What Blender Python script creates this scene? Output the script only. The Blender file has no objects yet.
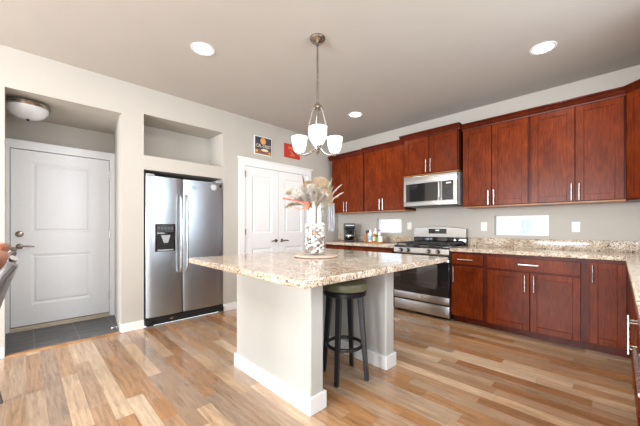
import bpy, bmesh, math, random
from mathutils import Vector, Matrix
C = bpy.context.scene.collection
S = bpy.context.scene
R = math.radians
random.seed(7)

# ------------------------------------------------------------------ camera, sky, light, exposure
cam = bpy.data.cameras.new('camera')
cam.sensor_width = 36.0
cam.lens = 36.0 * 296.17 / 640.0
cam.shift_y = 14.2164 / 640.0
cam.clip_start = 0.02
camo = bpy.data.objects.new('camera', cam)
C.objects.link(camo)
camo.location = (3.8018, -4.2762, 1.1473)
camo.rotation_euler = (R(90), 0, R(45.188))
S.camera = camo

W = bpy.data.worlds.new('sky')
S.world = W
W.use_nodes = True
W.node_tree.nodes['Background'].inputs[0].default_value = (0.86, 0.93, 1.0, 1)
W.node_tree.nodes['Background'].inputs[1].default_value = 2.3

def area(name, loc, rot, sx, sy, energy, col=(1, 1, 1), spread=180):
    l = bpy.data.lights.new(name, 'AREA')
    l.shape = 'RECTANGLE'; l.size = sx; l.size_y = sy; l.energy = energy; l.color = col
    l.spread = R(spread)
    o = bpy.data.objects.new(name, l); C.objects.link(o)
    o.location = loc; o.rotation_euler = rot
    return o
# area lamps stand in for daylight at added, unseen patio, dining and sink windows
area('added_patio_daylight', (4.485, -6.2, 1.25), (R(90), 0, R(90)), 2.9, 2.1, 52, (0.95, 0.98, 1.0))
area('added_dining_daylight', (2.3, -8.02, 1.45), (R(90), 0, 0), 2.6, 1.6, 310, (0.95, 0.98, 1.0))
area('added_sink_daylight', (4.525, -2.45, 1.68), (R(90), 0, R(90)), 1.8, 1.1, 38, (0.86, 0.94, 1.0))

S.view_settings.view_transform = 'Standard'
S.view_settings.look = 'None'
S.view_settings.gamma = 1.0
S.view_settings.use_curve_mapping = False
S.view_settings.exposure = 0.2
CAN = 9          # watts of each recessed light
S.cycles.use_denoising = True
S.cycles.max_bounces = 10
S.cycles.diffuse_bounces = 5
S.cycles.glossy_bounces = 4
S.cycles.transparent_max_bounces = 12
S.cycles.sample_clamp_indirect = 6

# ------------------------------------------------------------------ materials
class NT:
    def __init__(s, name):
        s.m = bpy.data.materials.new(name); s.m.use_nodes = True
        s.t = s.m.node_tree; s.b = s.t.nodes['Principled BSDF']
    def n(s, typ, **kw):
        x = s.t.nodes.new(typ)
        for k, v in kw.items(): setattr(x, k, v)
        return x
    def l(s, a, b): s.t.links.new(a, b)
    def coords(s, scale=(1, 1, 1), rot=(0, 0, 0), src='Object'):
        tc = s.n('ShaderNodeTexCoord'); mp = s.n('ShaderNodeMapping')
        mp.inputs['Scale'].default_value = scale; mp.inputs['Rotation'].default_value = rot
        s.l(tc.outputs[src], mp.inputs['Vector']); return mp.outputs[0]
    def noise(s, vec, scale, detail=4, rough=.5):
        x = s.n('ShaderNodeTexNoise'); x.inputs['Scale'].default_value = scale
        x.inputs['Detail'].default_value = detail; x.inputs['Roughness'].default_value = rough
        s.l(vec, x.inputs['Vector']); return x.outputs['Fac']
    def ramp(s, fac, stops, interp='LINEAR'):
        x = s.n('ShaderNodeValToRGB'); x.color_ramp.interpolation = interp
        e = x.color_ramp.elements
        while len(e) < len(stops): e.new(.5)
        for el, (p, c) in zip(e, stops):
            el.position = p; el.color = (*c, 1) if len(c) == 3 else c
        s.l(fac, x.inputs[0]); return x.outputs[0]
    def mix(s, fac, a, b, mode='MIX'):
        x = s.n('ShaderNodeMix', data_type='RGBA', blend_type=mode)
        for i, v in ((0, fac), (6, a), (7, b)):
            if hasattr(v, 'links'): s.l(v, x.inputs[i])
            else: x.inputs[i].default_value = v if i == 0 else (*v, 1)
        return x.outputs[2]
    def math(s, op, a, b=None):
        x = s.n('ShaderNodeMath', operation=op)
        for i, v in ((0, a), (1, b)):
            if v is None: continue
            if hasattr(v, 'links'): s.l(v, x.inputs[i])
            else: x.inputs[i].default_value = v
        return x.outputs[0]
    def bump(s, h, strength=.1, dist=.01):
        x = s.n('ShaderNodeBump'); x.inputs['Strength'].default_value = strength
        x.inputs['Distance'].default_value = dist; s.l(h, x.inputs['Height'])
        s.l(x.outputs[0], s.b.inputs['Normal'])
    def set(s, **kw):
        names = {'col': 'Base Color', 'rough': 'Roughness', 'metal': 'Metallic', 'spec': 'Specular IOR Level',
                 'coat': 'Coat Weight', 'coatr': 'Coat Roughness', 'trans': 'Transmission Weight',
                 'emit': 'Emission Color', 'es': 'Emission Strength', 'alpha': 'Alpha', 'sheen': 'Sheen Weight'}
        for k, v in kw.items():
            i = s.b.inputs[names[k]]
            if hasattr(v, 'links'): s.l(v, i)
            elif isinstance(v, tuple): i.default_value = (*v, 1)
            else: i.default_value = v
        return s

def plain(name, col, rough=.5, var=.06, **kw):
    k = NT(name)
    f = k.noise(k.coords((1, 1, 1)), 30, 3)
    d = tuple(c * (1 - var) for c in col); e = tuple(min(1, c * (1 + var)) for c in col)
    k.set(col=k.ramp(f, [(.3, d), (.7, e)]), rough=rough, **kw)
    return k.m

def paint(name, col, bump=.12, scale=60):
    k = NT(name); v = k.coords()
    k.set(col=k.ramp(k.noise(v, 3, 2), [(.3, tuple(c * .97 for c in col)), (.7, col)]), rough=.75, spec=.25)
    k.bump(k.noise(v, scale, 5, .6), bump, .01)
    return k.m

M = {}
M['wall'] = paint('wall_paint', (.495, .47, .428), .10, 70)
M['ceiling'] = paint('ceiling_paint', (.50, .47, .435), .10, 45)
M['pier'] = paint('island_paint', (.50, .495, .465), .22, 22)
M['white'] = plain('white_paint', (.82, .83, .84), .35, .015)
M['doorwhite'] = plain('door_paint', (.85, .88, .93), .32, .012)
M['vinyl'] = plain('window_vinyl', (.85, .85, .85), .3, .01)

def steel(name, col=(.52, .505, .49), rough=.33, stretch=(4, 4, 160)):
    k = NT(name); v = k.coords(stretch)
    f = k.noise(v, 3, 3)
    k.set(col=k.ramp(f, [(.3, tuple(c * .93 for c in col)), (.7, col)]), metal=1.0,
          rough=k.ramp(f, [(.3, (rough * .85,) * 3), (.7, (rough * 1.15,) * 3)]))
    k.bump(k.noise(k.coords((1, 1, 1)), 3.0, 2), .05, .02)
    return k.m
M['steel'] = steel('brushed_steel')
M['fridge'] = steel('fridge_steel', (.50, .555, .62), .32, (4, 4, 160))
M['nickel'] = steel('brushed_nickel', (.60, .585, .56), .25, (30, 30, 30))
M['chrome'] = steel('polished_chrome', (.75, .75, .77), .1, (3, 3, 3))
M['oldnickel'] = steel('satin_nickel', (.40, .36, .32), .25, (20, 20, 20))
M['black'] = plain('black_plastic', (.012, .012, .014), .35)
M['iron'] = plain('cast_iron', (.02, .02, .022), .55)
M['blackwood'] = plain('black_lacquered_wood', (.012, .012, .016), .3)
M['blackglass'] = plain('black_glass', (.008, .008, .010), .05, coat=.6)
M['greyplastic'] = plain('grey_plastic', (.35, .36, .38), .4)
M['keys'] = plain('dark_keys', (.03, .032, .035), .4)
M['keymark'] = plain('dim_key_marks', (.10, .11, .12), .4)
M['recessshade'] = plain('recess_shade', (.01, .01, .01), .8)  # shade of a hollow, put into a flat colour
M['olive'] = plain('olive_vinyl', (.15, .152, .092), .3, .05)
M['brownleather'] = plain('brown_leather', (.33, .11, .045), .4, .15)
M['silverframe'] = steel('pewter_frame', (.26, .255, .27), .36, (6, 6, 6))

def wood(name, dark, mid, light):
    k = NT(name); v = k.coords((9, 9, .9))
    big = k.noise(k.coords((2.5, 2.5, 1.6)), 2.2, 4, .6)
    gr = k.noise(v, 9, 6, .65)
    c1 = k.ramp(gr, [(.2, dark), (.5, mid), (.8, light)])
    c2 = k.ramp(big, [(.3, (.60, .55, .52)), (.7, (1.15, 1.15, 1.15))])
    k.set(col=k.mix(1.0, c1, c2, 'MULTIPLY'), rough=.27, spec=.15, coat=.0, coatr=.2)
    k.bump(gr, .04, .005)
    return k.m
M['cherry'] = wood('cherry_wood', (.075, .0100, .0018), (.138, .0205, .003), (.215, .040, .006))
M['cherryedge'] = wood('cherry_edge', (.05, .008, .004), (.085, .013, .005), (.12, .02, .008))
M['underlit'] = wood('cabinet_underside', (.30, .12, .05), (.36, .16, .07), (.42, .19, .09))  # the lit orange look of the undersides is put into the colour
M['servewood'] = wood('serving_tray_wood', (.30, .10, .025), (.42, .16, .05), (.50, .21, .07))
M['sill'] = plain('pale_threshold', (.55, .48, .40), .45)
M['oakstrip'] = wood('oak_threshold', (.40, .22, .10), (.48, .28, .14), (.55, .33, .18))

def granite():
    k = NT('speckled_granite'); v = k.coords()
    def vor(scale):
        x = k.n('ShaderNodeTexVoronoi'); x.inputs['Scale'].default_value = scale
        k.l(v, x.inputs['Vector']); return x.outputs['Color'], x.outputs['Distance']
    c, d = vor(125)
    sep = k.n('ShaderNodeSeparateColor'); k.l(c, sep.inputs[0])
    base = k.ramp(sep.outputs[0], [(0, (.13, .10, .085)), (.06, (.40, .29, .20)), (.15, (.56, .47, .38)), (.34, (.70, .63, .55)),
                                   (.66, (.79, .75, .69)), (.96, (.52, .38, .25))], 'CONSTANT')
    cl = k.ramp(k.noise(v, 9, 5, .65), [(.36, (.64, .57, .49)), (.62, (.95, .93, .90))])
    c2, d2 = vor(210)
    s2 = k.n('ShaderNodeSeparateColor'); k.l(c2, s2.inputs[0])
    fine = k.ramp(s2.outputs[1], [(0, (.35, .3, .28)), (.10, (.95, .93, .9)), (.6, (1.1, 1.08, 1.04))], 'CONSTANT')
    col = k.mix(1, k.mix(1, base, cl, 'MULTIPLY'), fine, 'MULTIPLY')
    k.set(col=col, rough=.09, spec=.42, coat=.0)
    return k.m
M['granite'] = granite()

def planks():
    k = NT('plank_floor')
    tc = k.n('ShaderNodeTexCoord'); sp = k.n('ShaderNodeSeparateXYZ'); k.l(tc.outputs['Object'], sp.inputs[0])
    x, y = sp.outputs[0], sp.outputs[1]
    WD, LN = .095, .85
    ry = k.math('DIVIDE', y, WD); row = k.math('FLOOR', ry)
    w1 = k.n('ShaderNodeTexWhiteNoise', noise_dimensions='1D'); k.l(row, w1.inputs['W'])
    rx = k.math('ADD', k.math('DIVIDE', x, LN), k.math('MULTIPLY', w1.outputs['Value'], 7.3)); colm = k.math('FLOOR', rx)
    cb = k.n('ShaderNodeCombineXYZ'); k.l(row, cb.inputs[0]); k.l(colm, cb.inputs[1])
    w2 = k.n('ShaderNodeTexWhiteNoise', noise_dimensions='2D'); k.l(cb.outputs[0], w2.inputs['Vector'])
    tone = k.ramp(w2.outputs['Value'], [(0, (.31, .160, .075)), (.2, (.43, .225, .095)), (.38, (.345, .245, .17)), (.56, (.48, .28, .14)),
                                        (.74, (.43, .305, .21)), (.86, (.56, .37, .215)), (.96, (.66, .50, .35))], 'LINEAR')
    ad = k.n('ShaderNodeVectorMath', operation='ADD')
    sc = k.n('ShaderNodeVectorMath', operation='SCALE'); k.l(w2.outputs['Color'], sc.inputs[0]); sc.inputs['Scale'].default_value = 9
    k.l(tc.outputs['Object'], ad.inputs[0]); k.l(sc.outputs[0], ad.inputs[1])
    mp = k.n('ShaderNodeMapping'); mp.inputs['Scale'].default_value = (1.2, 14, 1); k.l(ad.outputs[0], mp.inputs[0])
    gr = k.noise(mp.outputs[0], 3.2, 7, .68)
    grain = k.ramp(gr, [(.28, (.50, .47, .45)), (.5, (.96, .95, .94)), (.75, (1.3, 1.27, 1.25))])
    col = k.mix(1, tone, grain, 'MULTIPLY')
    fy = k.math('FRACT', ry); fx = k.math('FRACT', rx)
    gy = k.math('LESS_THAN', fy, .018); gx = k.math('LESS_THAN', fx, .0022)
    gap = k.math('MAXIMUM', gy, gx)
    col = k.mix(k.math('MULTIPLY', gap, .6), col, (.10, .06, .035))
    k.set(col=col, rough=k.ramp(gr, [(.3, (.30,) * 3), (.7, (.22,) * 3)]), spec=.5, coat=.5, coatr=.13)
    k.bump(k.math('SUBTRACT', gr, gap), .05, .004)
    return k.m
M['planks'] = planks()

def slate():
    k = NT('slate_tile')
    tc = k.n('ShaderNodeTexCoord'); sp = k.n('ShaderNodeSeparateXYZ'); k.l(tc.outputs['Object'], sp.inputs[0])
    T = .335
    tx = k.math('FRACT', k.math('DIVIDE', k.math('ADD', sp.outputs[0], 10.0), T * 1.27))
    ty = k.math('FRACT', k.math('DIVIDE', k.math('ADD', sp.outputs[1], 13.935), T))
    g = k.math('MAXIMUM', k.math('LESS_THAN', tx, .022), k.math('LESS_THAN', ty, .022))
    v = k.coords((3, 1, 1))
    c = k.ramp(k.noise(v, 5, 6, .65), [(.3, (.055, .058, .065)), (.7, (.13, .132, .14))])
    k.set(col=k.mix(g, c, (.20, .195, .185)), rough=.45)
    k.bump(k.math('SUBTRACT', k.noise(v, 14, 5), g), .1, .004)
    return k.m
M['slate'] = slate()

def glow(name, col, strength):
    k = NT(name); k.set(col=(.9, .9, .9), emit=col, es=strength, rough=.3)
    return k.m
M['bulb'] = glow('lit_frosted_glass', (1.0, .91, .76), 1.0)
M['can'] = glow('recessed_lamp', (1.0, .95, .86), 14)
M['digits'] = glow('display_digits', (.45, 1, .55), .8)
k = NT('alabaster_glass'); k.set(col=k.ramp(k.noise(k.coords(), 9, 4), [(.3, (.60, .63, .66)), (.7, (.78, .80, .82))]), rough=.25, coat=.5); M['alabaster'] = k.m

def thinglass(name, tint=(.95, .97, .97), refl=1.0):
    k = NT(name)
    out = k.t.nodes['Material Output']; k.t.nodes.remove(k.b)
    tr = k.n('ShaderNodeBsdfTransparent'); tr.inputs[0].default_value = (*tint, 1)
    gl = k.n('ShaderNodeBsdfGlossy'); gl.inputs['Roughness'].default_value = .02
    lw = k.n('ShaderNodeLayerWeight'); lw.inputs[0].default_value = .5
    mx = k.n('ShaderNodeMixShader')
    k.l(k.math('MULTIPLY', k.math('ADD', k.math('MULTIPLY', k.math('POWER', lw.outputs['Facing'], 4.0), .6), .045), refl), mx.inputs[0])
    k.l(tr.outputs[0], mx.inputs[1]); k.l(gl.outputs[0], mx.inputs[2]); k.l(mx.outputs[0], out.inputs[0])
    return k.m
M['pane'] = thinglass('window_pane', (.95, .97, .97), .25)
M['vaseglass'] = thinglass('vase_glass', (.97, .975, .975), .8)
M['carafe'] = thinglass('carafe_glass', (.5, .42, .38), 1.2)
M['greylid'] = plain('pale_grey_sticker', (.55, .56, .58), .4, .03)
M['tray'] = plain('pale_stone_tray', (.66, .52, .42), .35, .08)
M['shellwhite'] = plain('white_shell', (.80, .76, .71), .35, .1)
M['shellpink'] = plain('peach_shell', (.62, .30, .18), .35, .2)
M['shellgrey'] = plain('grey_shell', (.36, .31, .29), .35, .2)
M['plume'] = plain('pampas_plume', (.70, .635, .55), .9, .12)
M['fan'] = plain('dried_palm', (.40, .30, .20), .8, .18)
M['paleflower'] = plain('pale_dried_flower', (.75, .71, .66), .85, .1)
M['coral'] = plain('coral_dyed_leaf', (.62, .19, .11), .7, .12)
M['straw'] = plain('straw_grass', (.42, .36, .24), .85, .2)
M['pod'] = plain('brown_pod', (.17, .085, .035), .6, .2)
M['greenbit'] = plain('green_leaf', (.12, .22, .07), .6, .2)
M['lace'] = plain('white_gauze', (.62, .62, .68), .9, .03, alpha=.55)
M['vent'] = plain('vent_shadow_grey', (.40, .42, .46), .6)  # grey shadow outline of a white vent, put into the colour
M['siding'] = plain('pale_siding', (.76, .80, .84), .7, .02)
M['navy'] = plain('navy_print', (.012, .018, .05), .4)
M['printorange'] = plain('orange_print', (.72, .33, .05), .4)
M['printcream'] = plain('cream_print', (.72, .60, .42), .4)
M['printbrown'] = plain('brown_print', (.20, .07, .03), .4, .2)
M['printred'] = plain('red_print', (.50, .025, .018), .4)
M['printyellow'] = plain('yellow_print', (.68, .45, .16), .4)
M['pale'] = plain('pale_plastic', (.80, .80, .78), .35, .02)
M['labelblue'] = plain('blue_label', (.25, .48, .72), .4)
M['capwhite'] = plain('white_cap', (.8, .8, .78), .4, .02)
M['purple'] = plain('purple_cap', (.22, .10, .42), .4)
M['spice'] = plain('orange_spice', (.45, .13, .03), .4, .2)
M['greenlabel'] = plain('green_label', (.16, .35, .10), .4)
M['earth'] = plain('outside_gravel', (.55, .56, .56), .9, .1)

# ------------------------------------------------------------------ mesh builder
class B:
    def __init__(s): s.bm = bmesh.new()
    def box(s, x0, x1, y0, y1, z0, z1, bev=0, seg=2):
        m = Matrix.Translation(((x0 + x1) / 2, (y0 + y1) / 2, (z0 + z1) / 2)) @ Matrix.Diagonal((abs(x1 - x0), abs(y1 - y0), abs(z1 - z0), 1))
        r = bmesh.ops.create_cube(s.bm, size=1, matrix=m)
        if bev:
            ed = list({e for v in r['verts'] for e in v.link_edges})
            bmesh.ops.bevel(s.bm, geom=ed, offset=bev, segments=seg, profile=.5, affect='EDGES')
        return s
    def lathe(s, prof, c=(0, 0, 0), n=32, axis='Z', close=True):
        rings = []
        for r, z in prof:
            ring = []
            for i in range(n):
                a = 2 * math.pi * i / n; p = (r * math.cos(a), r * math.sin(a), z)
                if axis == 'Y': p = (p[0], -p[2], p[1])
                if axis == 'X': p = (p[2], p[0], p[1])
                ring.append(s.bm.verts.new((c[0] + p[0], c[1] + p[1], c[2] + p[2])))
            rings.append(ring)
        for a, b in zip(rings, rings[1:]):
            for i in range(n):
                j = (i + 1) % n
                s.bm.faces.new((a[i], a[j], b[j], b[i]))
        if close:
            s.bm.faces.new(rings[0][::-1]); s.bm.faces.new(rings[-1])
        return s
    def tube(s, pts, r, n=10, cap=True):
        pts = [Vector(p) for p in pts]
        rs = r if isinstance(r, (list, tuple)) else [r] * len(pts)
        rings = []; prev = None
        for i, p in enumerate(pts):
            t = (pts[min(i + 1, len(pts) - 1)] - pts[max(i - 1, 0)]).normalized()
            if prev is None:
                u = t.orthogonal().normalized()
            else:
                u = (prev - t * prev.dot(t)).normalized()
            prev = u; w = t.cross(u)
            rings.append([s.bm.verts.new(p + (u * math.cos(2 * math.pi * k / n) + w * math.sin(2 * math.pi * k / n)) * rs[i]) for k in range(n)])
        for a, b in zip(rings, rings[1:]):
            for k in range(n):
                j = (k + 1) % n; s.bm.faces.new((a[k], a[j], b[j], b[k]))
        if cap: s.bm.faces.new(rings[0][::-1]); s.bm.faces.new(rings[-1])
        return s
    def torus(s, c, R0, r, n=40, m=10):
        rings = []
        for i in range(n):
            a = 2 * math.pi * i / n
            rings.append([s.bm.verts.new((c[0] + (R0 + r * math.cos(b)) * math.cos(a), c[1] + (R0 + r * math.cos(b)) * math.sin(a), c[2] + r * math.sin(b)))
                          for b in [2 * math.pi * k / m for k in range(m)]])
        for i in range(n):
            a, b = rings[i], rings[(i + 1) % n]
            for k in range(m):
                j = (k + 1) % m; s.bm.faces.new((a[k], b[k], b[j], a[j]))
        return s
    def prism(s, poly, a0, a1, axis='X'):
        """poly = 2D points; axis X: poly is (y,z); axis Y: poly is (x,z); axis Z: poly is (x,y)."""
        def P(p, a):
            return {'X': (a, p[0], p[1]), 'Y': (p[0], a, p[1]), 'Z': (p[0], p[1], a)}[axis]
        A = [s.bm.verts.new(P(p, a0)) for p in poly]; D = [s.bm.verts.new(P(p, a1)) for p in poly]
        n = len(poly)
        s.bm.faces.new(A[::-1]); s.bm.faces.new(D)
        for i in range(n):
            j = (i + 1) % n; s.bm.faces.new((A[i], A[j], D[j], D[i]))
        return s
    def sheet(s, rows, thick=0):
        V = [[s.bm.verts.new(p) for p in row] for row in rows]
        for a, b in zip(V, V[1:]):
            for i in range(len(a) - 1): s.bm.faces.new((a[i], a[i + 1], b[i + 1], b[i]))
        return s
    def rot(s, m):
        bmesh.ops.transform(s.bm, matrix=m, verts=s.bm.verts); return s
    def done(s, name, mat, parent=None, smooth=True, bevel=0, solid=0, mods=None):
        bmesh.ops.recalc_face_normals(s.bm, faces=s.bm.faces)
        me = bpy.data.meshes.new(name); s.bm.to_mesh(me); s.bm.free()
        me.materials.append(M[mat] if isinstance(mat, str) else mat)
        if smooth:
            me.polygons.foreach_set('use_smooth', [True] * len(me.polygons))
            me.set_sharp_from_angle(angle=R(35))
        o = bpy.data.objects.new(name, me); C.objects.link(o)
        if parent: o.parent = parent
        if solid:
            k = o.modifiers.new('s', 'SOLIDIFY'); k.thickness = solid; k.offset = 0
        if bevel:
            k = o.modifiers.new('b', 'BEVEL'); k.width = bevel; k.segments = 2; k.limit_method = 'ANGLE'; k.angle_limit = R(40)
        return o

def thing(name, label, cat, loc=(0, 0, 0), rz=0, group=None):
    o = bpy.data.objects.new(name, None); o.empty_display_size = .1; C.objects.link(o)
    o.location = loc; o.rotation_euler = (0, 0, rz); o['label'] = label; o['category'] = cat
    if group: o['group'] = group
    return o
def tag(o, label, cat, group=None, loc=None, kind=None):
    o['label'] = label; o['category'] = cat
    if group: o['group'] = group
    if loc: o.location = loc
    if kind: o['kind'] = kind
    return o
def struct(o, label=None, cat=None):
    o['kind'] = 'structure'
    if label: o['label'] = label
    if cat: o['category'] = cat
    return o
def copy_tree(o, parent=None):
    c = o.copy(); C.objects.link(c)
    if parent: c.parent = parent
    for ch in list(o.children): copy_tree(ch, c)
    return c
def text(name, body, size, mat, parent, loc, rot, sx=1.0, depth=.001):
    cu = bpy.data.curves.new(name, 'FONT'); cu.body = body; cu.size = size; cu.extrude = depth
    cu.align_x = 'CENTER'; cu.align_y = 'CENTER'
    t = bpy.data.objects.new(name + '_tmp', cu); C.objects.link(t)
    bpy.context.view_layer.update()
    me = bpy.data.meshes.new_from_object(t.evaluated_get(bpy.context.evaluated_depsgraph_get()))
    bpy.data.objects.remove(t)
    me.materials.clear(); me.materials.append(M[mat])
    o = bpy.data.objects.new(name, me); C.objects.link(o); o.parent = parent
    o.location = loc; o.rotation_euler = rot; o.scale = (sx, 1, 1)
    return o

# ------------------------------------------------------------------ the room
XR, YS, H = 4.505, -8.1, 2.743
struct(B().box(-.02, XR, YS, 0, -.06, 0).done('floor', 'planks', smooth=False), 'tan and brown wood plank floor with a soft gloss', 'floor')
struct(B().box(-.97, -.02, -4.46, -3.42, -.06, .001).done('entry_floor', 'slate', smooth=False), 'dark grey slate tile floor in the entry recess', 'floor')
struct(B().box(-.055, .012, -4.408, -3.538, -.004, .009, .003).done('trim_1', 'oakstrip'), 'thin oak strip between the plank floor and slate tiles', 'trim')
struct(B().box(-.12, XR + .12, YS - .12, .14, H, H + .1).done('ceiling', 'ceiling', smooth=False), 'taupe textured kitchen ceiling', 'ceiling')

w = B()
def slab(y0, y1, z0, z1, x0=-.12, x1=0): w.box(x0, x1, y0, y1, z0, z1)
E0, E1, EZ = -4.408, -3.538, 2.385
F0, F1, FZ = -3.324, -2.365, 1.807
N0, N1 = 1.968, 2.437
P0, P1, PZ = -2.045, -.815, 2.04
slab(YS, E0, 0, H)
slab(E0, E1, EZ, H); slab(E1, F0, 0, H)
slab(F0, F1, FZ, N0); slab(F0, F1, N1, H); slab(F1, P0, 0, H); slab(P0, P1, PZ, H); slab(P1, 0, 0, H)
# entry recess
w.prism([(-.12, E1), (-.95, -3.44), (-.95, -3.36), (-.12, -3.45)], 0, EZ, 'Z')
w.box(-.95, -.12, -4.53, -4.445, 0, EZ)
w.box(-1.02, -.95, -4.53, -3.36, 0, EZ)
w.box(-1.02, -.12, -4.53, -3.36, EZ, EZ + .08)
# refrigerator alcove and the niche above it
w.box(-.86, -.12, F0 - .06, F0, 0, FZ); w.box(-.86, -.12, F1, F1 + .06, 0, FZ); w.box(-.92, -.86, F0 - .06, F1 + .06, 0, FZ)
w.box(-.92, -.12, F0 - .06, F1 + .06, FZ, FZ + .1)
w.box(-.43, -.12, F0 - .06, F0, N0 - .06, N1 + .06); w.box(-.43, -.12, F1, F1 + .06, N0 - .06, N1 + .06)
w.box(-.49, -.43, F0 - .06, F1 + .06, N0 - .06, N1 + .06)
w.box(-.43, -.12, F0, F1, N0 - .06, N0); w.box(-.43, -.12, F0, F1, N1, N1 + .06)
w.box(-.2, -.1, P0 - .02, P1 + .02, 0, PZ + .02)
struct(w.done('wall_left', 'wall', smooth=False), 'greige wall with the entry recess, the refrigerator alcove and a display niche', 'wall')

A0, A1, AZ0, AZ1 = .875, 1.35, 1.048, 1.292
D0, D1 = 2.68, 3.238
w = B()
for a, b in ((-.12, A0), (A1, D0), (D1, XR + .12)): w.box(a, b, 0, .14, 0, H)
for a, b in ((A0, A1), (D0, D1)):
    w.box(a, b, 0, .14, 0, AZ0); w.box(a, b, 0, .14, AZ1, H)
struct(w.done('wall_back', 'wall', smooth=False), 'greige wall behind the range and the cabinets', 'wall')
w = B()
w.box(XR, XR + .12, -1.5, 0, 0, H).box(XR, XR + .12, -4.7, -3.4, 0, H).box(XR, XR + .12, -3.4, -1.5, 0, 1.1).box(XR, XR + .12, -3.4, -1.5, 2.26, H).box(XR, XR + .12, YS, -7.7, 0, H).box(XR, XR + .12, -7.7, -4.7, 2.33, H).box(XR, XR + .12, -7.7, -4.7, 0, .1)
struct(w.done('wall_right', 'wall', smooth=False), 'greige wall behind the right hand counter', 'wall')
w = B()
w.box(-.12, .95, YS - .12, YS, 0, H).box(3.65, XR + .12, YS - .12, YS, 0, H).box(.95, 3.65, YS - .12, YS, 2.3, H).box(.95, 3.65, YS - .12, YS, 0, .6)
struct(w.done('wall_front', 'wall', smooth=False), 'greige wall with an added unseen window behind the viewer', 'wall')

def window(name, label, x0, x1, z0, z1, y=.075, f=.022):
    t = thing(name, label, 'window'); t['kind'] = 'structure'
    b = B()
    b.box(x0, x1, y, y + .04, z0, z0 + f).box(x0, x1, y, y + .04, z1 - f, z1).box(x0, x0 + f, y, y + .04, z0 + f, z1 - f).box(x1 - f, x1, y, y + .04, z0 + f, z1 - f)
    b.done('window_frame', 'vinyl', t)
    B().box(x0 + f, x1 - f, y + .016, y + .022, z0 + f, z1 - f).done('window_pane', 'pane', t)
window('window_1', 'small bright window behind the bottles, left of the range', A0, A1, AZ0, AZ1)
window('window_2', 'small wide bright window above the counter right of the range', D0, D1, AZ0, AZ1)
t = thing('window_3', 'wide unseen patio door added on the right wall beyond the kitchen counter', 'window'); t['kind'] = 'structure'  # patio, sink and dining windows are added out of view to supply daylight
b = B()
for a in (-7.7, -6.23, -4.76): b.box(XR + .04, XR + .09, a, a + .06, .1, 2.33)
b.box(XR + .04, XR + .09, -7.7, -4.7, .1, .16).box(XR + .04, XR + .09, -7.7, -4.7, 2.27, 2.33)
b.done('window_frame', 'vinyl', t)
t = thing('window_5', 'unseen window added over the sink on the right wall', 'window'); t['kind'] = 'structure'
b = B()
for a in (-3.4, -2.475, -1.55): b.box(XR + .06, XR + .11, a, a + .05, 1.1, 2.26)
b.box(XR + .06, XR + .11, -3.4, -1.5, 1.1, 1.15).box(XR + .06, XR + .11, -3.4, -1.5, 2.21, 2.26)
b.done('window_frame', 'vinyl', t)
t = thing('window_4', 'unseen dining window added in the wall behind the viewer', 'window'); t['kind'] = 'structure'
b = B()
for a in (.95, 2.27, 3.59): b.box(a, a + .06, YS - .09, YS - .04, .6, 2.3)
b.box(.95, 3.65, YS - .09, YS - .04, .6, .66).box(.95, 3.65, YS - .09, YS - .04, 2.24, 2.3)
b.done('window_frame', 'vinyl', t)

# baseboards
def bb(name, segs, h=.094):
    b = B()
    for s_ in segs: b.box(*s_, 0, h)
    return struct(b.done(name, 'white', bevel=.004, smooth=False), None)
bb('baseboard_left', [(0, .014, YS, E0 + .0), (0, .014, E1, F0), (0, .014, F1, -2.13), (0, .014, -.735, -.66)])
b = B().prism([(0.0, E1), (-.86, -3.436), (-.86, -3.45), (0.0, E1 - .014)], .0, .094, 'Z')
struct(b.done('baseboard_entry', 'white', smooth=False))
bb('baseboard_right', [(XR - .014, XR, -4.7, -3.75), (XR - .014, XR, YS, -7.7)])
bb('baseboard_front', [(0, XR, YS, YS + .014)])

# ------------------------------------------------------------------ entry door
def panel_door(b, y0, y1, z0, z1, x, panels, t=.04, rec=.012):
    """slab facing +x with recessed raised panels"""
    ys = sorted({y0, y1}); b.box(x - t, x - rec, y0, y1, z0, z1)
    pz = sorted(panels, key=lambda p: p[2])
    py0, py1 = pz[0][0], pz[0][1]
    b.box(x - rec, x, y0, py0, z0, z1).box(x - rec, x, py1, y1, z0, z1)
    lo = z0
    for (a, c, d, e) in pz:
        b.box(x - rec, x, py0, py1, lo, d); lo = e
        m = .028   # sloping moulding and raised field
        v = [[(x, a, d), (x, c, d), (x, c, e), (x, a, e)], [(x - rec, a + m, d + m), (x - rec, c - m, d + m), (x - rec, c - m, e - m), (x - rec, a + m, e - m)],
             [(x - rec * .35, a + m * 1.7, d + m * 1.7), (x - rec * .35, c - m * 1.7, d + m * 1.7), (x - rec * .35, c - m * 1.7, e - m * 1.7), (x - rec * .35, a + m * 1.7, e - m * 1.7)]]
        V = [[b.bm.verts.new(p) for p in q] for q in v]
        for q, r_ in zip(V, V[1:]):
            for i in range(4): b.bm.faces.new((q[i], q[(i + 1) % 4], r_[(i + 1) % 4], r_[i]))
        b.bm.faces.new(V[2])
    b.box(x - rec, x, py0, py1, lo, z1)
    return b
def lever(parent, x, y, z, d, mat='oldnickel'):
    b = B().lathe([(.031, 0), (.031, .006), (.024, .011), (.011, .014), (.011, .045)], (x, y, z), 20, 'X')
    b.tube([(x + .045, y, z), (x + .05, y + d * .03, z + .002), (x + .05, y + d * .075, z), (x + .047, y + d * .118, z - .006)], [.011, .010, .009, .007])
    return b.done('lever_handle', mat, parent)

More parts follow.
